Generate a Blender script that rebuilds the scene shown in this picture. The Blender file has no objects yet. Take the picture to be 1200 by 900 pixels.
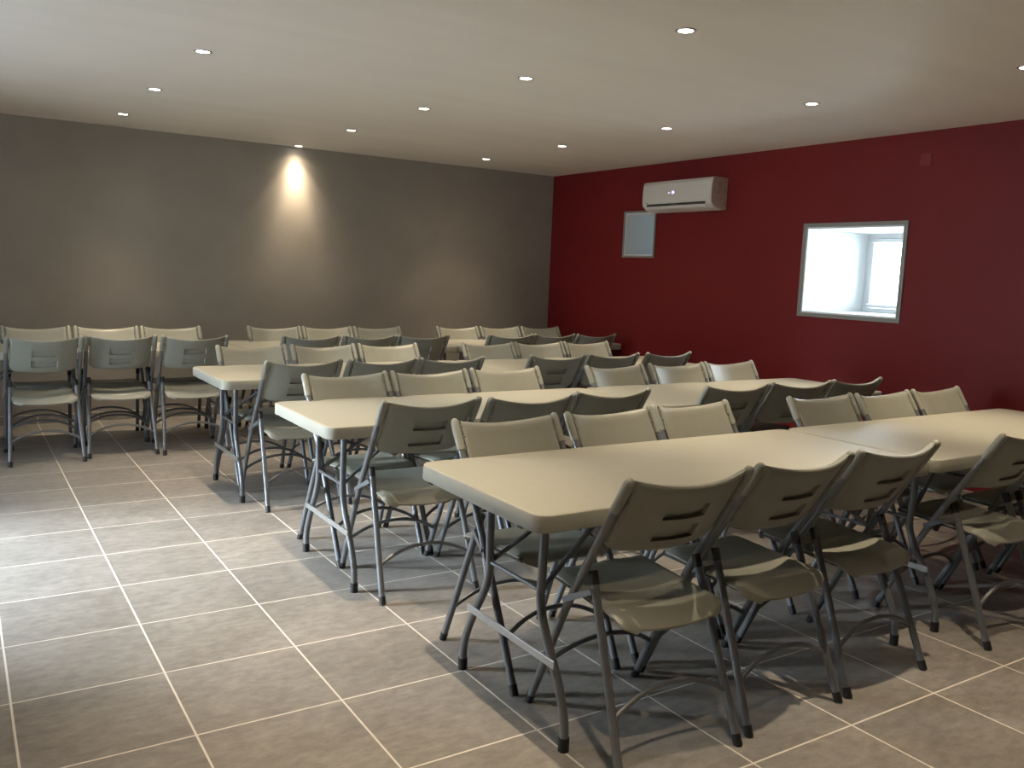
import bpy, bmesh, math, random
from mathutils import Vector, Matrix
R = math.radians
C = bpy.context.scene.collection
SC = bpy.context.scene

# ------------------------------------------------------------------ constants (metres)
XR, YB, H = 5.748, 8.20, 2.504         # red wall, grey wall, ceiling
XL, YF = -2.15, -2.2                   # left wall, wall behind the camera
WT = 0.85                              # thickness of the old stone walls
TP, TQ, TX, TY = 0.4604, 0.4649, 1.0342, 2.5535   # floor tile pitch and origin

# ------------------------------------------------------------------ materials
def nodes(name):
    m = bpy.data.materials.new(name); m.use_nodes = True
    nt = m.node_tree; b = nt.nodes['Principled BSDF']
    return m, nt, b
def N(nt, t, **k):
    n = nt.nodes.new(t)
    for a, v in k.items(): setattr(n, a, v)
    return n
def simple(name, col, rough=0.5, metal=0.0, spec=0.5, bump=0.0, bscale=200, var=0.0, vscale=5, stretch=None):
    m, nt, b = nodes(name)
    b.inputs['Base Color'].default_value = (*col, 1)
    b.inputs['Roughness'].default_value = rough
    b.inputs['Metallic'].default_value = metal
    b.inputs['Specular IOR Level'].default_value = spec
    tc = N(nt, 'ShaderNodeTexCoord'); src = tc.outputs['Object']
    if stretch:
        mp = N(nt, 'ShaderNodeMapping'); mp.inputs['Scale'].default_value = stretch
        nt.links.new(src, mp.inputs['Vector']); src = mp.outputs['Vector']
    if var:
        no = N(nt, 'ShaderNodeTexNoise'); no.inputs['Scale'].default_value = vscale; no.inputs['Detail'].default_value = 5
        nt.links.new(src, no.inputs['Vector'])
        mr = N(nt, 'ShaderNodeMapRange'); mr.inputs['From Min'].default_value = .3; mr.inputs['From Max'].default_value = .7
        mr.inputs['To Min'].default_value = 1 - var; mr.inputs['To Max'].default_value = 1 + var
        nt.links.new(no.outputs['Fac'], mr.inputs['Value'])
        mx = N(nt, 'ShaderNodeVectorMath', operation='SCALE'); mx.inputs[0].default_value = col
        nt.links.new(mr.outputs['Result'], mx.inputs['Scale']); nt.links.new(mx.outputs['Vector'], b.inputs['Base Color'])
    if bump:
        nb = N(nt, 'ShaderNodeTexNoise'); nb.inputs['Scale'].default_value = bscale; nb.inputs['Detail'].default_value = 3
        nt.links.new(src, nb.inputs['Vector'])
        bp = N(nt, 'ShaderNodeBump'); bp.inputs['Strength'].default_value = bump; bp.inputs['Distance'].default_value = .002
        nt.links.new(nb.outputs['Fac'], bp.inputs['Height']); nt.links.new(bp.outputs['Normal'], b.inputs['Normal'])
    return m
M = {}
M['ceiling'] = simple('ceiling_paint', (.82, .775, .72), .62, var=.03, vscale=1.2, stretch=(.35, 3, 1), bump=.15, bscale=90)
M['grey_wall'] = simple('grey_wall_paint', (.33, .31, .28), .55, spec=.35, var=.05, vscale=3, bump=.3, bscale=120)
M['red_wall'] = simple('red_wall_paint', (.175, .0095, .0105), .55, spec=.3, var=.05, vscale=2, bump=.3, bscale=120)
M['white_wall'] = simple('white_reveal_paint', (.80, .81, .80), .6, bump=.2, bscale=100)
M['plastic'] = simple('moulded_grey_plastic', (.275, .288, .255), .42, var=.02, vscale=30, bump=.12, bscale=700)
M['tabletop'] = simple('moulded_tabletop_plastic', (.385, .39, .34), .5, var=.015, vscale=20, bump=.12, bscale=500)
M['steel'] = simple('grey_painted_steel', (.16, .172, .19), .32, metal=.3, var=.04, vscale=40)
M['bracket'] = simple('bare_steel_bracket', (.42, .43, .44), .35, metal=.7, var=.05, vscale=60)
M['darksteel'] = simple('black_painted_steel', (.045, .048, .052), .22, metal=.3, var=.05)
M['rubber'] = simple('black_rubber', (.012, .012, .013), .55, var=.1, vscale=60)
M['plug'] = simple('pale_plug_plastic', (.62, .62, .60), .4, var=.03, vscale=50)
M['grout'] = simple('pale_grout', (.66, .63, .58), .7, var=.05, vscale=30)
M['trim'] = simple('grey_window_trim_paint', (.27, .27, .25), .5, var=.04, vscale=20)
M['pvc'] = simple('white_window_pvc', (.80, .82, .84), .35, var=.01)
M['ac'] = simple('white_appliance_plastic', (.70, .66, .60), .35, var=.01)
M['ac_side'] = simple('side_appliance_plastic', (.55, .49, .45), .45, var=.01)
M['dark'] = simple('dark_slot_shade', (.015, .015, .015), .6, var=.1)
M['greymark'] = simple('grey_print', (.22, .20, .19), .6, var=.05)
M['redplate'] = simple('red_painted_plate', (.21, .014, .015), .45, var=.02)
M['grid'] = simple('outdoor_render', (.62, .62, .60), .8, var=.05)
M['downring'] = simple('downlight_trim_metal', (.35, .34, .34), .4, metal=.4, var=.03)

def emis(name, col, s):
    m = bpy.data.materials.new(name); m.use_nodes = True; nt = m.node_tree
    nt.nodes.clear(); e = N(nt, 'ShaderNodeEmission'); o = N(nt, 'ShaderNodeOutputMaterial')
    e.inputs['Color'].default_value = (*col, 1); e.inputs['Strength'].default_value = s
    nt.links.new(e.outputs[0], o.inputs['Surface']); return m
M['lens'] = emis('lit_lens', (1, .93, .78), 14)
M['display'] = emis('lit_display', (.62, .66, 1), 1.6)

def glass_mat(nm, tint):
    m = bpy.data.materials.new(nm); m.use_nodes = True; nt = m.node_tree; nt.nodes.clear()
    t = N(nt, 'ShaderNodeBsdfTransparent'); g = N(nt, 'ShaderNodeBsdfGlossy'); g.inputs['Roughness'].default_value = .03
    f = N(nt, 'ShaderNodeFresnel'); mx = N(nt, 'ShaderNodeMixShader'); o = N(nt, 'ShaderNodeOutputMaterial')
    t.inputs['Color'].default_value = tint
    nt.links.new(f.outputs[0], mx.inputs[0]); nt.links.new(t.outputs[0], mx.inputs[1]); nt.links.new(g.outputs[0], mx.inputs[2])
    nt.links.new(mx.outputs[0], o.inputs['Surface']); return m
M['glass'] = glass_mat('window_glass', (.93, .96, .96, 1)); M['dimming'] = glass_mat('daylight_dimming_glass', (.22, .25, .26, 1))  # dark tint added to the small window's pane to hold back daylight

def tile_mat():
    m, nt, b = nodes('grey_floor_tiles')
    tc = N(nt, 'ShaderNodeTexCoord')
    mp = N(nt, 'ShaderNodeMapping'); mp.inputs['Location'].default_value = (-TX + TP * 40, -TY + TQ * 40, 0)
    nt.links.new(tc.outputs['Object'], mp.inputs['Vector'])
    br = N(nt, 'ShaderNodeTexBrick', offset=0.0, squash=1.0)
    br.inputs['Scale'].default_value = 1; br.inputs['Brick Width'].default_value = TP; br.inputs['Row Height'].default_value = TQ
    br.inputs['Mortar Size'].default_value = .0037; br.inputs['Mortar Smooth'].default_value = .15; br.inputs['Bias'].default_value = 0
    br.inputs['Color1'].default_value = (.92, .92, .92, 1); br.inputs['Color2'].default_value = (1.06, 1.06, 1.06, 1)
    br.inputs['Mortar'].default_value = (1, 1, 1, 1)
    nt.links.new(mp.outputs[0], br.inputs['Vector'])
    def noise(scale, detail, rough, st=(1, 1, 1)):
        p = N(nt, 'ShaderNodeMapping'); p.inputs['Scale'].default_value = st
        nt.links.new(tc.outputs['Object'], p.inputs['Vector'])
        n = N(nt, 'ShaderNodeTexNoise'); n.inputs['Scale'].default_value = scale; n.inputs['Detail'].default_value = detail
        n.inputs['Roughness'].default_value = rough; nt.links.new(p.outputs[0], n.inputs['Vector']); return n
    n1 = noise(3.2, 8, .62, (1, 1.3, 1)); n2 = noise(22, 8, .7, (.7, 1.3, 1))
    r1 = N(nt, 'ShaderNodeValToRGB')
    e = r1.color_ramp.elements; e[0].position = .33; e[0].color = (.255, .242, .226, 1); e[1].position = .68; e[1].color = (.335, .32, .30, 1)
    nt.links.new(n1.outputs['Fac'], r1.inputs['Fac'])
    r2 = N(nt, 'ShaderNodeMapRange'); r2.inputs['From Min'].default_value = .35; r2.inputs['From Max'].default_value = .65
    r2.inputs['To Min'].default_value = .80; r2.inputs['To Max'].default_value = 1.16
    nt.links.new(n2.outputs['Fac'], r2.inputs['Value'])
    s = N(nt, 'ShaderNodeVectorMath', operation='SCALE'); nt.links.new(r1.outputs['Color'], s.inputs[0]); nt.links.new(r2.outputs[0], s.inputs['Scale'])
    mu = N(nt, 'ShaderNodeVectorMath', operation='MULTIPLY'); nt.links.new(s.outputs[0], mu.inputs[0]); nt.links.new(br.outputs['Color'], mu.inputs[1])
    mx = N(nt, 'ShaderNodeMix', data_type='RGBA'); mx.inputs['B'].default_value = (.78, .75, .70, 1)
    nt.links.new(br.outputs['Fac'], mx.inputs['Factor']); nt.links.new(mu.outputs[0], mx.inputs['A'])
    nt.links.new(mx.outputs['Result'], b.inputs['Base Color'])
    rr = N(nt, 'ShaderNodeMapRange'); rr.inputs['To Min'].default_value = .36; rr.inputs['To Max'].default_value = .7
    nt.links.new(br.outputs['Fac'], rr.inputs['Value']); nt.links.new(rr.outputs[0], b.inputs['Roughness'])
    b.inputs['Specular IOR Level'].default_value = .5
    su = N(nt, 'ShaderNodeMath', operation='SUBTRACT'); su.inputs[0].default_value = 1; nt.links.new(br.outputs['Fac'], su.inputs[1])
    bp = N(nt, 'ShaderNodeBump'); bp.inputs['Strength'].default_value = .5; bp.inputs['Distance'].default_value = .001
    nt.links.new(su.outputs[0], bp.inputs['Height']); nt.links.new(bp.outputs[0], b.inputs['Normal'])
    return m
M['tile'] = tile_mat()

# ------------------------------------------------------------------ mesh helpers
def obj(name, bm, mat, parent=None, smooth=False, bevel=0, segs=2):
    me = bpy.data.meshes.new(name)
    bmesh.ops.recalc_face_normals(bm, faces=bm.faces)
    bm.to_mesh(me); bm.free()
    o = bpy.data.objects.new(name, me); C.objects.link(o)
    me.materials.append(mat)
    if smooth:
        me.polygons.foreach_set('use_smooth', [True] * len(me.polygons))
        try: me.set_sharp_from_angle(angle=R(38))
        except Exception: pass
    if bevel:
        md = o.modifiers.new('bevel', 'BEVEL'); md.width = bevel; md.segments = segs; md.limit_method = 'ANGLE'
    if parent: o.parent = parent
    return o
def box(bm, x0, x1, y0, y1, z0, z1, mat=None):
    vs = [bm.verts.new((x, y, z)) for z in (z0, z1) for y in (y0, y1) for x in (x0, x1)]
    if mat: 
        for v in vs: v.co = mat @ v.co
    for f in ((0, 1, 3, 2), (4, 6, 7, 5), (0, 4, 5, 1), (2, 3, 7, 6), (0, 2, 6, 4), (1, 5, 7, 3)):
        bm.faces.new([vs[i] for i in f])
def smooth_path(pts, it=2):
    p = [Vector(q) for q in pts]
    for _ in range(it):
        q = [p[0]]
        for a, b in zip(p[:-1], p[1:]): q += [a.lerp(b, .22), a.lerp(b, .78)]
        q.append(p[-1]); p = q
    return p
def tube(bm, pts, r, n=10, cap=True, flat=1.0):
    p = [Vector(q) for q in pts]; rings = []
    ref = None
    for i, c in enumerate(p):
        if i == 0: t = p[1] - p[0]
        elif i == len(p) - 1: t = p[-1] - p[-2]
        else: t = (p[i] - p[i - 1]).normalized() + (p[i + 1] - p[i]).normalized()
        t.normalize()
        if ref is None:
            ref = Vector((1, 0, 0)) if abs(t.x) < .8 else Vector((0, 0, 1))
        u = (ref - t * ref.dot(t)).normalized(); ref = u
        w = t.cross(u)
        rr = r(i / (len(p) - 1)) if callable(r) else r
        rings.append([bm.verts.new(c + u * rr * math.cos(a) + w * rr * flat * math.sin(a)) for a in (2 * math.pi * k / n for k in range(n))])
    for A, B in zip(rings[:-1], rings[1:]):
        for k in range(n): bm.faces.new((A[k], A[(k + 1) % n], B[(k + 1) % n], B[k]))
    if cap: bm.faces.new(rings[0][::-1]); bm.faces.new(rings[-1])
def bar(bm, a, b, w, t, up=(0, 0, 1)):
    a, b = Vector(a), Vector(b); d = (b - a); L = d.length; d.normalize()
    s = d.cross(Vector(up)).normalized(); u = s.cross(d)
    m4 = Matrix.Identity(4)
    for i in range(3):
        m4[i][0], m4[i][1], m4[i][2], m4[i][3] = d[i], s[i], u[i], a[i]
    box(bm, 0, L, -t / 2, t / 2, -w / 2, w / 2, m4)
def cyl(bm, c, r, h, axis='z', n=20, r2=None):
    c = Vector(c); r2 = r if r2 is None else r2
    ax = {'x': Vector((1, 0, 0)), 'y': Vector((0, 1, 0)), 'z': Vector((0, 0, 1))}[axis]
    u = Vector((0, 1, 0)) if axis == 'x' else Vector((1, 0, 0)); w = ax.cross(u)
    A = [bm.verts.new(c + u * r * math.cos(2 * math.pi * k / n) + w * r * math.sin(2 * math.pi * k / n)) for k in range(n)]
    B = [bm.verts.new(c + ax * h + u * r2 * math.cos(2 * math.pi * k / n) + w * r2 * math.sin(2 * math.pi * k / n)) for k in range(n)]
    for k in range(n): bm.faces.new((A[k], A[(k + 1) % n], B[(k + 1) % n], B[k]))
    bm.faces.new(A[::-1]); bm.faces.new(B)
def thing(name, label, cat, loc, rz=0, group=None):
    o = bpy.data.objects.new(name, None); C.objects.link(o); o.empty_display_size = .1
    o.location = loc; o.rotation_euler = (0, 0, rz); o['label'] = label; o['category'] = cat
    if group: o['group'] = group
    return o
def copy_tree(o, parent=None):
    c = o.copy(); C.objects.link(c); c.parent = parent
    for ch in o.children: copy_tree(ch, c)
    return c
def struct(o): o['kind'] = 'structure'; return o

# ------------------------------------------------------------------ folding chair (faces +y, origin on the floor)
def tube_y(z):                      # side view of the long front tube
    return -.229 + (.864 - z) * .620 if z > .44 else .034 + (.44 - z) * .498
def make_chair():
    t = thing('folding_chair', '', 'chair', (0, 0, 0))
    # backrest -------------------------------------------------------
    bm = bmesh.new()
    W = .203
    us = sorted(set([-1, -.985, -.95, -.9, -.82, -.74, -.62, -.5, -.43, -.39, -.365, -.2, 0, .2, .365, .39, .43, .5, .62, .74, .82, .9, .95, .985, 1]))
    # rows by height fraction with slots at fixed fractions
    vs = [0, .02, .06, .13, .165, .185, .28, .32, .36, .375, .50, .52, .54, .555, .68, .70, .76, .86, .94, .98, 1]
    def zt(u): return .860 - .023 * (1 - u * u)
    def zb(u):
        z = .612 + .012 * u * u
        if abs(u) > .78: z += .038 * (1 - math.sqrt(max(0, 1 - ((abs(u) - .78) / .22) ** 2)))
        return z
    def mid(u, z): return tube_y(z) - .050 * (1 - u * u) + .003
    def slot(u, v):
        if abs(u) > .37: return 0
        return 1 if (.17 < v < .375) or (.51 < v < .69) else 0
    nu, nv = len(us), len(vs)
    F, Bk = {}, {}
    for j, v in enumerate(vs):
        for i, u in enumerate(us):
            z = zb(u) + (zt(u) - zb(u)) * v
            y = mid(u, z)
            e = min(1, (1 - abs(u)) / .07) ; ev = min(1, v / .07, (1 - v) / .07)
            th = .0050 + .0095 * math.sqrt(max(0, min(e, 1))) * math.sqrt(max(0, min(ev, 1)))
            if v > .9: th += .003
            F[i, j] = bm.verts.new((u * W, y + th, z + .25 * 0))
            inset = .015 if slot(u, v) else 0
            Bk[i, j] = bm.verts.new((u * W, y - th + inset, z))
    for j in range(nv - 1):
        for i in range(nu - 1):
            bm.faces.new((F[i, j], F[i + 1, j], F[i + 1, j + 1], F[i, j + 1]))
            bm.faces.new((Bk[i, j + 1], Bk[i + 1, j + 1], Bk[i + 1, j], Bk[i, j]))
    for i in range(nu - 1):
        bm.faces.new((F[i + 1, 0], F[i, 0], Bk[i, 0], Bk[i + 1, 0])); bm.faces.new((F[i, nv - 1], F[i + 1, nv - 1], Bk[i + 1, nv - 1], Bk[i, nv - 1]))
    for j in range(nv - 1):
        bm.faces.new((F[0, j], F[0, j + 1], Bk[0, j + 1], Bk[0, j])); bm.faces.new((F[nu - 1, j + 1], F[nu - 1, j], Bk[nu - 1, j], Bk[nu - 1, j + 1]))
    # sleeves over the tube ends
    for s in (-1, 1):
        pts = [(s * .2235, tube_y(z), z) for z in (.762, .80, .84, .856, .864, .868)]
        rad = [.0165, .0165, .0165, .0155, .012, .005]
        for zz in (.80, .835, .665):
            bar(bm, (s * .197, tube_y(zz) + .002, zz), (s * .216, tube_y(zz) + .002, zz), .024, .012)
        tube(bm, pts, lambda f: rad[int(round(f * 5))], 14)
    obj('backrest', bm, M['plastic'], t, smooth=True)
    # seat -----------------------------------------------------------
    bm = bmesh.new()
    nx, ny = 20, 26
    def outline(v):                 # half width along the depth, v from rear 0 to front 1
        w = .200 - .012 * v
        for d, q in ((v, .10), (1 - v, .12)):
            if d < q: w -= .05 * (1 - math.sqrt(max(0, 1 - (1 - d / q) ** 2)))
        return w
    top, bot = {}, {}
    for j in range(ny + 1):
        v = j / ny; y = -.205 + .44 * v
        for i in range(nx + 1):
            u = -1 + 2 * i / nx
            x = u * outline(v)
            z = .452 + .026 * v - .012 * (1 - u * u) * math.sin(math.pi * min(1, max(0, v * 1.05))) ** .6
            if v < .14: z -= .034 * (1 - v / .14) ** 2 + .010 * (1 - u * u) * (1 - v / .14)
            if v > .86: z -= .030 * ((v - .86) / .14) ** 2
            au = abs(u)
            if au > .86: z -= .012 * ((au - .86) / .14) ** 2
            yy = y - (.012 * (1 - u * u) if v < .1 else 0) * (1 - v / .1 if v < .1 else 0)
            top[i, j] = bm.verts.new((x, yy, z))
            e = min(1 - au, v * 1.0, 1 - v)
            th = .007 + .013 * min(1, e / .06) ** .5 if e > 0 else .007
            bot[i, j] = bm.verts.new((x, yy, z - th))
    for j in range(ny):
        for i in range(nx):
            bm.faces.new((top[i, j], top[i + 1, j], top[i + 1, j + 1], top[i, j + 1]))
            bm.faces.new((bot[i, j + 1], bot[i + 1, j + 1], bot[i + 1, j], bot[i, j]))
    for i in range(nx):
        bm.faces.new((top[i + 1, 0], top[i, 0], bot[i, 0], bot[i + 1, 0])); bm.faces.new((top[i, ny], top[i + 1, ny], bot[i + 1, ny], bot[i, ny]))
    for j in range(ny):
        bm.faces.new((top[0, j], top[0, j + 1], bot[0, j + 1], bot[0, j])); bm.faces.new((top[nx, j + 1], top[nx, j], bot[nx, j], bot[nx, j + 1]))
    obj('seat', bm, M['plastic'], t, smooth=True)
    # steel ----------------------------------------------------------
    for s in (-1, 1):
        bm = bmesh.new()            # long tube from backrest to front foot
        pts = [(s * .2235, tube_y(z), z) for z in (.84, .66, .50)] + [(s * .2235, tube_y(.44) - .004, .44), (s * .223, tube_y(.38), .38), (s * .222, tube_y(.2), .2), (s * .220, tube_y(.022), .022)]
        tube(bm, smooth_path(pts, 1), .0134, 12)
        lg = obj('leg', bm, M['steel'], t, smooth=True)
        bm = bmesh.new(); tube(bm, [(s * .220, tube_y(.034), .034), (s * .220, tube_y(.004) + .001, .0)], .0145, 12)
        obj('foot_cap', bm, M['rubber'], lg, smooth=True)
        bm = bmesh.new()            # rear leg
        a, b = Vector((s * .200, -.048, .535)), Vector((s * .224, -.254, .022))
        tube(bm, [a, a.lerp(b, .5), b], .0134, 12)
        lg = obj('leg', bm, M['steel'], t, smooth=True)
        d = (b - a).normalized()
        bm = bmesh.new(); tube(bm, [b - d * .012, b + d * .022], .0145, 12)
        obj('foot_cap', bm, M['rubber'], lg, smooth=True)
        bm = bmesh.new(); tube(bm, [a - d * .012, a + d * .030], .0142, 12)
        obj('end_cap', bm, M['rubber'], lg, smooth=True)
        bm = bmesh.new()            # hinge plate between tube and rear leg
        bar(bm, (s * .2405, tube_y(.43) + .012, .428), (s * .2225, -.070, .492), .019, .003)
        cyl(bm, (s * .2380, tube_y(.445), .442), .007, .006 , 'x', 10)
        obj('hinge_bracket', bm, M['steel'], t, bevel=.004)
        bm = bmesh.new()            # seat rail with pale plug
        tube(bm, smooth_path([(s * .182, -.150, .436), (s * .186, -.06, .441), (s * .184, .10, .451), (s * .180, .205, .452)], 1), .0095, 10)
        rl = obj('seat_rail', bm, M['darksteel'], t, smooth=True)
        bm = bmesh.new(); cyl(bm, (s * .182, -.166, .4355), .0085, .017, 'y', 12)
        obj('rail_plug', bm, M['plug'], rl, smooth=True)
    def arch(y0, z0, y1, z1, w):
        pts = []
        for k in range(15):
            f = -1 + 2 * k / 14
            g = (1 - abs(f) ** 2.2)
            pts.append((w * f, y0 + (y1 - y0) * g, z0 + (z1 - z0) * g))
        return pts
    for (y0, z0, y1, z1, w) in ((tube_y(.165), .165, tube_y(.235) + .01, .237, .216), (-.199, .150, -.190, .220, .218)):
        bm = bmesh.new(); tube(bm, arch(y0, z0, y1, z1, w), .0082, 8)
        obj('stretcher', bm, M['steel'], t, smooth=True)
    return t

# ------------------------------------------------------------------ folding table (origin at near-left floor point; +x length, +y width)
TL, TW, TH = 1.902, .760, .740
def rrect(x0, x1, y0, y1, r, n=7):
    p = []
    for cx, cy, a0 in ((x1 - r, y1 - r, 0), (x0 + r, y1 - r, 90), (x0 + r, y0 + r, 180), (x1 - r, y0 + r, 270)):
        for k in range(n + 1):
            a = R(a0 + 90 * k / n); p.append((cx + r * math.cos(a), cy + r * math.sin(a)))
    return p
def make_table(leg_shift):
    t = thing('folding_table', '', 'table', (0, 0, 0))
    bm = bmesh.new()
    prof = [(.060, .0, .710), (.055, .0, .686), (.010, .0, .684), (.002, .0, .686), (0, 0, .691), (0, 0, .731), (.0025, 0, .737), (.007, 0, .7395), (.014, 0, .740)]
    rings = []
    for ins, _, z in prof:
        rings.append([bm.verts.new((x, y, z)) for x, y in rrect(ins, TL - ins, ins, TW - ins, max(.055 - ins, .012))])
    n = len(rings[0])
    for A, B in zip(rings[:-1], rings[1:]):
        for k in range(n): bm.faces.new((A[k], A[(k + 1) % n], B[(k + 1) % n], B[k]))
    bm.faces.new(rings[-1]); bm.faces.new(rings[0][::-1])
    obj('tabletop', bm, M['tabletop'], t, smooth=True)
    for y in (.11, .65):
        bm = bmesh.new(); box(bm, .09, TL - .09, y - .012, y + .012, .672, .704)
        obj('frame_rail', bm, M['steel'], t, bevel=.003)
    yc = TW / 2 + leg_shift
    for e in (0, 1):
        X = (lambda x: x) if e == 0 else (lambda x: TL - x)
        for s in (-1, 1):
            bm = bmesh.new()
            pts = [(X(.137), yc + s * .160, .705), (X(.137), yc + s * .156, .52), (X(.137), yc + s * .148, .385), (X(.136), yc + s * .262, .20), (X(.135), yc + s * .305, .10), (X(.135), yc + s * .308, .024)]
            tube(bm, smooth_path(pts, 2), .0142, 12)
            lg = obj('leg', bm, M['steel'], t, smooth=True)
            bm = bmesh.new(); tube(bm, [(X(.135), yc + s * .308, .042), (X(.135), yc + s * .3085, 0)], .017, 12)
            obj('foot_cap', bm, M['rubber'], lg, smooth=True)
            # folding strut from leg up to the underside
            bm = bmesh.new(); tube(bm, [(X(.137), yc + s * .150, .445), (X(.30), yc + s * .115, .56), (X(.50), yc + s * .075, .697)], .0085, 8)
            obj('folding_strut', bm, M['steel'], t, smooth=True)
        bm = bmesh.new(); bar(bm, (X(.119), yc - .262, .252), (X(.119), yc + .262, .252), .026, .006)
        obj('crossbar', bm, M['bracket'], t, bevel=.002)
        bm = bmesh.new(); tube(bm, [(X(.137), yc - .152, .445), (X(.137), yc + .152, .445)], .007, 8)
        obj('crossbar', bm, M['steel'], t, smooth=True)
        bm = bmesh.new(); tube(bm, [(X(.50), yc - .09, .693), (X(.50), yc + .09, .693)], .008, 8)
        obj('strut_pivot', bm, M['steel'], t, smooth=True)
        for yy in (.10, TW - .10):      # notches in the rim, their shade drawn as small black boxes
            bm = bmesh.new(); box(bm, *( (-.0015, .02) if e == 0 else (TL - .02, TL + .0015)), yy - .011, yy + .011, .682, .688)
            obj('rim_notch', bm, M['rubber'], t)
    return t

# ------------------------------------------------------------------ placement
tabA, tabB = make_table(-.058), make_table(0.0)
used = []
def table(src, x, y, label, group, rz=0):
    o = src if src not in used else copy_tree(src)
    used.append(src)
    o.location = (x, y, 0); o.rotation_euler = (0, 0, rz); o['label'] = label; o['group'] = group
    return o
PT = TL + .010
G = 'folding tables in long rows'
table(tabA, 1.362, 1.938, 'pale plastic folding table nearest the camera, left one of the nearest row', G)
table(tabA, 1.362 + PT, 1.938, 'pale plastic folding table of the nearest row, the one by the red wall', G, R(.25))
table(tabA, 1.306, 3.423, 'pale plastic folding table of the second row, left one with daylit edge', G)
table(tabA, 1.306 + PT, 3.423, 'pale plastic folding table of the second row, the one by the red wall', G)
table(tabB, 1.275, 5.002, 'pale plastic folding table of the third row, left one with daylit edge', G)
table(tabB, 1.275 + PT, 5.002, 'pale plastic folding table of the third row, the one by the red wall', G)
table(tabB, .018, 6.82, 'pale folding table by the grey wall, at the left edge of the photo', G)
table(tabB, .018 + 1.908, 6.82, 'pale folding table by the grey wall, the middle one below the bright wall lamp', G)
table(tabB, .018 + 2 * 1.908, 6.82, 'pale folding table by the grey wall, in the corner with the red wall', G)

chair0 = make_chair(); chair_used = [False]
def chair(x, y, rz, label, group):
    o = copy_tree(chair0) if chair_used[0] else chair0
    chair_used[0] = True
    o.location = (x, y, 0); o.rotation_euler = (0, 0, R(rz)); o['label'] = label; o['group'] = group
POS = ['left one', 'middle one', 'right one']
def trio(spots, far, where):
    g = ('chairs facing the camera ' if far else 'chairs with backs to the camera ') + 'at the ' + where
    for k, (x, y, rz) in enumerate(spots):
        side = 'far side' if far else 'near side'
        chair(x, y, rz + (180 if far else 0), 'grey folding chair, %s on the %s of the %s' % (POS[k], side, where), g)
trio([(1.78, 1.991, -2.9), (2.28, 2.003, 1.1), (2.792, 2.015, 0.6)], 0, "nearest row's left table")
trio([(3.65, 1.995, 0), (4.15, 2.0, 1), (4.65, 1.995, -1)], 0, "nearest row's right table")
trio([(1.775, 2.558, -0.6), (2.299, 2.565, 2.1), (2.791, 2.603, 1.1)], 1, "nearest row's left table")
trio([(3.657, 2.586, -1.9), (4.142, 2.56, 1.4), (4.647, 2.572, 1.9)], 1, "nearest row's right table")
trio([(1.722, 3.495, -1.8), (2.207, 3.453, -0.1), (2.713, 3.503, 0.5)], 0, "second row's left table")
trio([(3.556, 3.466, -2.6), (4.066, 3.458, -3.7), (4.564, 3.469, 0.6)], 0, "second row's right table")
trio([(1.712, 4.006, 1.7), (2.198, 4.011, 1.1), (2.697, 4.032, 0.2)], 1, "second row's left table")
trio([(3.504, 4.009, 1.9), (4.01, 4.007, -1.7), (4.521, 4.022, -0.2)], 1, "second row's right table")
trio([(1.698, 5.076, 2.1), (2.183, 5.057, 2.7), (2.668, 5.064, 1.6)], 0, "third row's left table")
trio([(3.507, 5.064, -1.5), (4.018, 5.097, -0.4), (4.538, 5.093, 2.8)], 0, "third row's right table")
trio([(1.684, 5.593, 1.6), (2.178, 5.594, 1.0), (2.67, 5.602, 0.1)], 1, "third row's left table")
trio([(3.514, 5.584, 0.9), (3.999, 5.596, -0.2), (4.485, 5.595, 0.6)], 1, "third row's right table")
trio([(0.513, 6.799, 0.4), (1.01, 6.879, -1.7), (1.495, 6.809, -1.1)], 0, "grey wall's left table")
trio([(2.364, 6.781, -1.1), (2.849, 6.783, 1.3), (3.34, 6.766, -2.7)], 0, "grey wall's middle table")
trio([(4.213, 6.783, -0.5), (4.701, 6.808, 1.8), (5.186, 6.791, 0.3)], 0, "grey wall's corner table")
trio([(0.541, 7.333, 1.7), (1.026, 7.331, -0.2), (1.511, 7.326, -0.5)], 1, "grey wall's left table")
trio([(2.372, 7.323, 0.3), (2.857, 7.319, 0.5), (3.342, 7.308, 0.9)], 1, "grey wall's middle table")
trio([(4.204, 7.326, 0.4), (4.702, 7.328, 0.9), (5.187, 7.316, -0.5)], 1, "grey wall's corner table")

# ------------------------------------------------------------------ room shell
def wall_with_openings(name, mat, axis, pos, thick, a0, a1, openings, z0=0.0, z1=H):
    """wall plane perpendicular to axis; openings (a_lo,a_hi,z_lo,z_hi)"""
    bm = bmesh.new()
    As = sorted(set([a0, a1] + [v for o in openings for v in o[:2]])); Zs = sorted(set([z0, z1] + [v for o in openings for v in o[2:]]))
    lo, hi = min(pos, pos + thick), max(pos, pos + thick)
    for i in range(len(As) - 1):
        for j in range(len(Zs) - 1):
            ca, cz = (As[i] + As[i + 1]) / 2, (Zs[j] + Zs[j + 1]) / 2
            if any(o[0] < ca < o[1] and o[2] < cz < o[3] for o in openings): continue
            if axis == 'x': box(bm, lo, hi, As[i], As[i + 1], Zs[j], Zs[j + 1])
            else: box(bm, As[i], As[i + 1], lo, hi, Zs[j], Zs[j + 1])
    bmesh.ops.remove_doubles(bm, verts=bm.verts, dist=1e-5)
    # drop the inner faces shared by two boxes
    seen = {}
    for f in bm.faces: seen.setdefault(tuple(round(c, 4) for c in f.calc_center_median()), []).append(f)
    bmesh.ops.delete(bm, geom=[f for fs in seen.values() if len(fs) > 1 for f in fs], context='FACES')
    return struct(obj(name, bm, mat))
WL = .80
bm = bmesh.new(); box(bm, XL - WL, XR + WT, YF - .3, YB + .3, -.12, 0); struct(obj('floor', bm, M['tile']))
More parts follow.
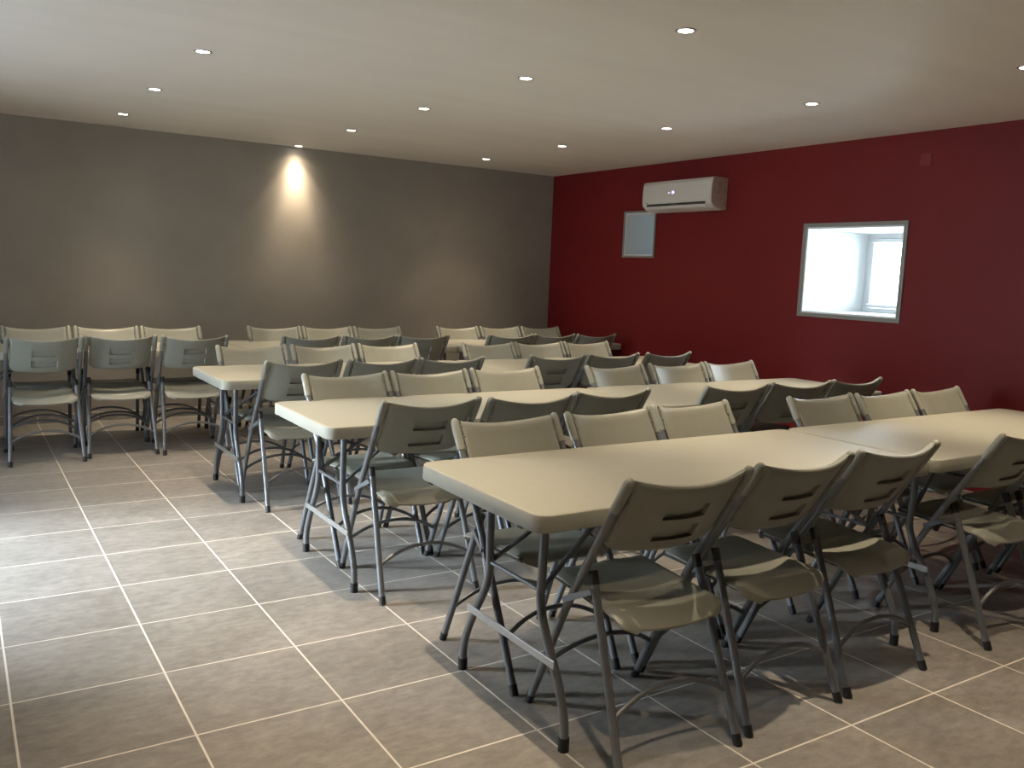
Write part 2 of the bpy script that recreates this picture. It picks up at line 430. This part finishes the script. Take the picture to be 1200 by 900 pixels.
bm = bmesh.new(); box(bm, XL - WL, XR + WT, YF - .3, YB + .3, H, H + .15); struct(obj('ceiling', bm, M['ceiling']))
W1 = (3.812, 4.663, 1.192, 1.864)       # window opening in the red wall
W2 = (6.470, 6.905, 1.632, 2.048)       # small opening under the air conditioner
DR = (4.66, 5.60, 0.0, 2.12)            # glazed door in the left wall
bm = bmesh.new(); box(bm, XL - WL, XR + WT, YB, YB + .3, 0, H); struct(obj('wall_back', bm, M['grey_wall']))
bm = bmesh.new(); box(bm, XL - WL, XR + WT, YF - .3, YF, 0, H); struct(obj('wall_front', bm, M['grey_wall']))
wall_with_openings('wall_right', M['red_wall'], 'x', XR, WT, YF, YB, [W1, W2])
wall_with_openings('wall_left', M['red_wall'], 'x', XL, -WL, YF, YB, [DR])

def baseboard(name, x0, x1, y0, y1):
    bm = bmesh.new(); box(bm, x0, x1, y0, y1, 0, .070); b = struct(obj(name, bm, M['tile'], bevel=.001))
    bm = bmesh.new(); box(bm, x0, x1, y0, y1, .070, .0755); obj('grout_bead', bm, M['grout'], b)
baseboard('baseboard_back', XL, XR, YB - .009, YB)
baseboard('baseboard_right', XR - .009, XR, YF, YB - .009)
baseboard('baseboard_left', XL, XL + .009, YF, DR[0] - .02)
baseboard('baseboard_front', XL + .009, XR - .009, YF, YF + .009)

def lining(name, o, x0, x1, t=.012):     # painted reveal lining of an opening
    bm = bmesh.new(); a, b, c, d = o
    box(bm, x0, x1, a, a + t, c, d); box(bm, x0, x1, b - t, b, c, d)
    box(bm, x0, x1, a + t, b - t, d - t, d)
    if c > .01: box(bm, x0, x1, a + t, b - t, c, c + t)
    return struct(obj(name, bm, M['white_wall']))
def trim(name, o, x, w=.030, t=.012, sgn=-1):
    a, b, c, d = o; bm = bmesh.new(); x0, x1 = sorted((x, x + sgn * t))
    box(bm, x0, x1, a - w, b + w, d, d + w)
    if c > .01: box(bm, x0, x1, a - w, b + w, c - w, c)
    zc = c if c > .01 else 0
    box(bm, x0, x1, a - w, a, zc, d); box(bm, x0, x1, b, b + w, zc, d)
    return struct(obj(name, bm, M['trim'], bevel=.002))
lining('trim_1', W1, XR - .002, XR + .82); trim('trim_2', W1, XR)
lining('trim_3', W2, XR - .002, XR + .82); trim('trim_4', W2, XR, w=.020)
lining('trim_5', DR, XL - .78, XL + .002)

def window(name, o, x, fr, sash=.045, pane='glass'):
    a, b, c, d = o
    bm = bmesh.new()
    for (y0, y1, z0, z1) in ((a, b, d - fr, d), (a, b, c, c + fr), (a, a + fr, c + fr, d - fr), (b - fr, b, c + fr, d - fr)):
        box(bm, x, x + .07, y0, y1, z0, z1)
    w = struct(obj(name, bm, M['pvc'], bevel=.003))
    bm = bmesh.new(); a2, b2, c2, d2 = a + fr, b - fr, c + fr, d - fr
    for (y0, y1, z0, z1) in ((a2, b2, d2 - sash, d2), (a2, b2, c2, c2 + sash), (a2, a2 + sash, c2 + sash, d2 - sash), (b2 - sash, b2, c2 + sash, d2 - sash)):
        box(bm, x - .012, x + .045, y0 + .002, y1 - .002, z0 + .002, z1 - .002)
    s = obj('sash', bm, M['pvc'], w, bevel=.004)
    bm = bmesh.new(); box(bm, x + .02, x + .032, a2 + sash, b2 - sash, c2 + sash, d2 - sash)
    obj('pane', bm, M[pane], w)
    return w
window('window_1', (W1[0] + .012, W1[1] - .012, W1[2] + .012, W1[3] - .012), XR + .765, .036, .034)
window('window_2', (W2[0] + .012, W2[1] - .012, W2[2] + .012, W2[3] - .012), XR + .75, .03, .03, 'dimming')
# glazed door in the left wall
a, b, c, d = DR[0] + .012, DR[1] - .012, 0.0, DR[3] - .012
bm = bmesh.new(); x = XL - .62
for (y0, y1, z0, z1) in ((a, b, d - .05, d), (a, a + .05, c, d - .05), (b - .05, b, c, d - .05)): box(bm, x - .07, x, y0, y1, z0, z1)
dr = struct(obj('door_1', bm, M['pvc'], bevel=.003))
bm = bmesh.new(); a2, b2, d2 = a + .052, b - .052, d - .052
for (y0, y1, z0, z1) in ((a2, b2, d2 - .09, d2), (a2, b2, .01, .13), (a2, a2 + .09, .13, d2 - .09), (b2 - .09, b2, .13, d2 - .09)): box(bm, x - .055, x + .008, y0, y1, z0, z1)
obj('door_leaf', bm, M['pvc'], dr, bevel=.004)
bm = bmesh.new(); box(bm, x - .03, x - .018, a2 + .09, b2 - .09, .13, d2 - .09); obj('pane', bm, M['glass'], dr)
bm = bmesh.new(); tube(bm, smooth_path([(x + .008, b2 - .045, 1.02), (x + .05, b2 - .045, 1.02), (x + .055, b2 - .06, 1.02), (x + .055, b2 - .17, 1.02)], 2), .009, 10)
obj('door_handle', bm, M['bracket'], dr, smooth=True)

# ------------------------------------------------------------------ air conditioner
ac = thing('air_conditioner', 'white wall mounted air conditioner high on the red wall', 'air conditioner', (XR, 6.0, 2.025))
def acprof(y0, y1, prof, name, mat, bev=0):
    bm = bmesh.new(); A = [bm.verts.new((px, y0, pz)) for px, pz in prof]; B = [bm.verts.new((px, y1, pz)) for px, pz in prof]
    n = len(prof)
    for k in range(n): bm.faces.new((A[k], A[(k + 1) % n], B[(k + 1) % n], B[k]))
    bm.faces.new(A[::-1]); bm.faces.new(B); return obj(name, bm, mat, ac, smooth=True, bevel=bev)
body = [(-.001, .008), (-.001, .285), (-.150, .285), (-.178, .279), (-.190, .264), (-.198, .20), (-.199, .13), (-.196, .075), (-.188, .055), (-.150, .028), (-.110, .012), (-.06, .002)]
acprof(-.449, .441, body, 'body', M['ac'], .004)
front = [(-.186, .268), (-.1985, .255), (-.2045, .20), (-.206, .13), (-.204, .088), (-.192, .078), (-.180, .14)]
fp = acprof(-.440, .432, front, 'front_panel', M['ac'], .002)
cap = [(-.004, .012), (-.004, .281), (-.150, .281), (-.176, .275), (-.186, .262), (-.194, .20), (-.195, .13), (-.192, .078), (-.185, .060), (-.150, .033), (-.110, .018), (-.06, .008)]
sc = acprof(-.4525, -.4485, cap, 'side_panel', M['ac_side'])
bm = bmesh.new(); box(bm, -.1975, -.150, -.385, .375, .052, .074); obj('air_slot', bm, M['dark'], ac)  # solid strip, the shade inside the gap is put into its colour
bm = bmesh.new()
bar(bm, (-.191, -.390, .045), (-.191, .380, .045), .030, .004, up=(-.35, 0, 1)); fl = obj('louvre', bm, M['ac'], ac)
bm = bmesh.new()
for k in range(9): box(bm, -.1985, -.185, -.03 + k * .0085, -.0265 + k * .0085, .054, .073)
obj('louvre_vane', bm, M['greymark'], ac)
bm = bmesh.new()     # lit display marks: small left arrow, bar, right arrow
def tri(pts):
    f = [bm.verts.new((-.2065, y, z)) for y, z in pts]; g = [bm.verts.new((-.2055, y, z)) for y, z in pts]
    n = len(f); bm.faces.new(f); bm.faces.new(g[::-1])
    for k in range(n): bm.faces.new((f[k], f[(k + 1) % n], g[(k + 1) % n], g[k]))
tri([(.085, .168), (.072, .178), (.072, .158)])
tri([(.022, .187), (.022, .152), (-.006, .169)])
tri([(.036, .185), (.029, .185), (.029, .154), (.036, .154)])
tri([(.064, .174), (.058, .174), (.058, .164), (.064, .164)])
obj('display', bm, M['display'], fp)
bm = bmesh.new(); box(bm, -.2035, -.200, .360, .385, .082, .088); obj('maker_badge', bm, M['greymark'], fp)
bm = bmesh.new()
for (x0, x1, z0, z1) in ((-.112, -.108, .165, .235), (-.112, -.085, .232, .236), (-.122, -.104, .145, .157), (-.035, -.028, .15, .20), (-.085, -.078, .10, .112), (-.030, -.022, .05, .075), (-.085, -.081, .165, .235)):
    box(bm, x0, x1, -.4535, -.452, z0, z1)
obj('side_marks', bm, M['greymark'], sc)
# small items on the red wall
bm = bmesh.new(); box(bm, -.010, 0, -.042, .042, -.042, .042)
pl = obj('cover_plate', bm, M['redplate'], bevel=.004); pl.location = (XR, 3.70, 2.309)
pl['label'] = 'small square red blanking plate high on the red wall right of the window'; pl['category'] = 'cover plate'

# ------------------------------------------------------------------ recessed downlights
def make_down():
    t = thing('ceiling_downlight', '', 'ceiling light', (0, 0, 0))
    bm = bmesh.new(); n = 28
    prof = [(.034, .004), (.034, -.001), (.036, -.004), (.041, -.005), (.046, -.003), (.047, .0)]
    rings = [[bm.verts.new((r * math.cos(2 * math.pi * k / n), r * math.sin(2 * math.pi * k / n), z)) for k in range(n)] for r, z in prof]
    for A, B in zip(rings[:-1], rings[1:]):
        for k in range(n): bm.faces.new((A[k], A[(k + 1) % n], B[(k + 1) % n], B[k]))
    obj('trim_ring', bm, M['downring'], t, smooth=True)
    bm = bmesh.new(); cyl(bm, (0, 0, -.0025), .0335, .002, 'z', 24); obj('lens', bm, M['lens'], t)
    return t
down0 = make_down(); down_used = False
WARM = (1.0, .79, .54)
PW = 97.0
spots = []
def beam(x, y, power, kind):
    L = bpy.data.lights.new('lamp_beam', 'SPOT'); L.energy = power; L.color = WARM; L.shadow_soft_size = .014
    L.spot_size = R({'wide': 140, 'mid': 86, 'narrow': 53}[kind]); L.spot_blend = 1.0
    o = bpy.data.objects.new('lamp_beam', L); C.objects.link(o); o.location = (x, y, H - .03)
    return o
cols = [('left', 1.160, [7.45, 6.21, 4.92, 3.66, 2.40, 1.14]),
        ('middle', 2.77, [8.105, 6.83, 5.535, 4.27, 2.99, 1.71]),
        ('right', 4.44, [7.50, 6.235, 4.93, 3.645, 2.376, 1.12])]
ordn = ['first', 'second', 'third', 'fourth', 'fifth', 'sixth', 'seventh', 'eighth']
for cn, cx, ys in cols:
    for k, y in enumerate(ys):
        o = copy_tree(down0) if down_used else down0; down_used = True
        o.location = (cx, y, H)
        if cn == 'middle' and k == 0: lab = 'round lit downlight tight against the grey wall, casting a bright streak'
        else: lab = 'small round lit downlight, %s from the grey wall in the %s line' % (ordn[k], cn)
        o['label'] = lab; o['group'] = 'recessed ceiling downlights'
        beam(cx, y, PW * .07, 'wide'); beam(cx, y, PW * .50, 'mid'); beam(cx, y, PW, 'narrow')

# ------------------------------------------------------------------ daylight
w = bpy.data.worlds.new('daylight'); SC.world = w; w.use_nodes = True
bg = w.node_tree.nodes['Background']; bg.inputs['Color'].default_value = (.78, .88, 1, 1)
SUN_DIR = Vector((-1, .40, .62)).normalized()
wn = w.node_tree
g_ = N(wn, 'ShaderNodeTexCoord'); dt = N(wn, 'ShaderNodeVectorMath', operation='DOT_PRODUCT'); dt.inputs[1].default_value = SUN_DIR
wn.links.new(g_.outputs['Generated'], dt.inputs[0])
mxx = N(wn, 'ShaderNodeMath', operation='MAXIMUM'); mxx.inputs[1].default_value = 0; wn.links.new(dt.outputs['Value'], mxx.inputs[0])
pw = N(wn, 'ShaderNodeMath', operation='POWER'); pw.inputs[1].default_value = 5; wn.links.new(mxx.outputs[0], pw.inputs[0])
ma = N(wn, 'ShaderNodeMath', operation='MULTIPLY_ADD'); ma.inputs[1].default_value = 60; ma.inputs[2].default_value = 28; wn.links.new(pw.outputs[0], ma.inputs[0])
wn.links.new(ma.outputs[0], bg.inputs['Strength'])      # hazy sky, brighter around the sun
def portal(loc, rot, sx, sy):
    L = bpy.data.lights.new('window_portal', 'AREA'); L.shape = 'RECTANGLE'; L.size = sx; L.size_y = sy; L.cycles.is_portal = True
    o = bpy.data.objects.new('window_portal', L); C.objects.link(o); o.location = loc; o.rotation_euler = rot
portal((XR + WT + .02, (W1[0] + W1[1]) / 2, (W1[2] + W1[3]) / 2), (0, R(90), 0), W1[3] - W1[2] + .1, W1[1] - W1[0] + .1)
portal((XR + WT + .02, (W2[0] + W2[1]) / 2, (W2[2] + W2[3]) / 2), (0, R(90), 0), W2[3] - W2[2] + .1, W2[1] - W2[0] + .1)
portal((XL - WL - .02, (DR[0] + DR[1]) / 2, DR[3] / 2), (0, R(-90), 0), DR[3] + .1, DR[1] - DR[0] + .1)
S = bpy.data.lights.new('hazy_sun', 'SUN'); S.energy = 135; S.angle = R(44); S.color = (.93, .96, 1)
so = bpy.data.objects.new('hazy_sun', S); C.objects.link(so)
so.rotation_euler = SUN_DIR.to_track_quat('Z', 'Y').to_euler(); so.location = (-6, 4.5, 5)

# ------------------------------------------------------------------ camera
cam = bpy.data.cameras.new('camera'); co = bpy.data.objects.new('camera', cam); C.objects.link(co); SC.camera = co
F, yaw, pitch, roll = 1020.94, .5737, -.1269, .0402
cam.sensor_width = 36; cam.lens = F / 1200 * 36; cam.clip_start = .05
fw = Vector((math.sin(yaw) * math.cos(pitch), math.cos(yaw) * math.cos(pitch), math.sin(pitch)))
rt = Vector((math.cos(yaw), -math.sin(yaw), 0)); up = rt.cross(fw)
r2 = rt * math.cos(roll) + up * math.sin(roll); u2 = -rt * math.sin(roll) + up * math.cos(roll)
co.matrix_world = Matrix(((r2.x, u2.x, -fw.x, 0), (r2.y, u2.y, -fw.y, 0), (r2.z, u2.z, -fw.z, 1.4135), (0, 0, 0, 1)))

# ------------------------------------------------------------------ look
vs_ = SC.view_settings; vs_.view_transform = 'Standard'; vs_.look = 'None'; vs_.gamma = 1; vs_.exposure = 0.0
try: vs_.use_curve_mapping = False
except Exception: pass
SC.cycles.use_denoising = True
SC.cycles.max_bounces = 10; SC.cycles.diffuse_bounces = 6; SC.cycles.sample_clamp_indirect = 6
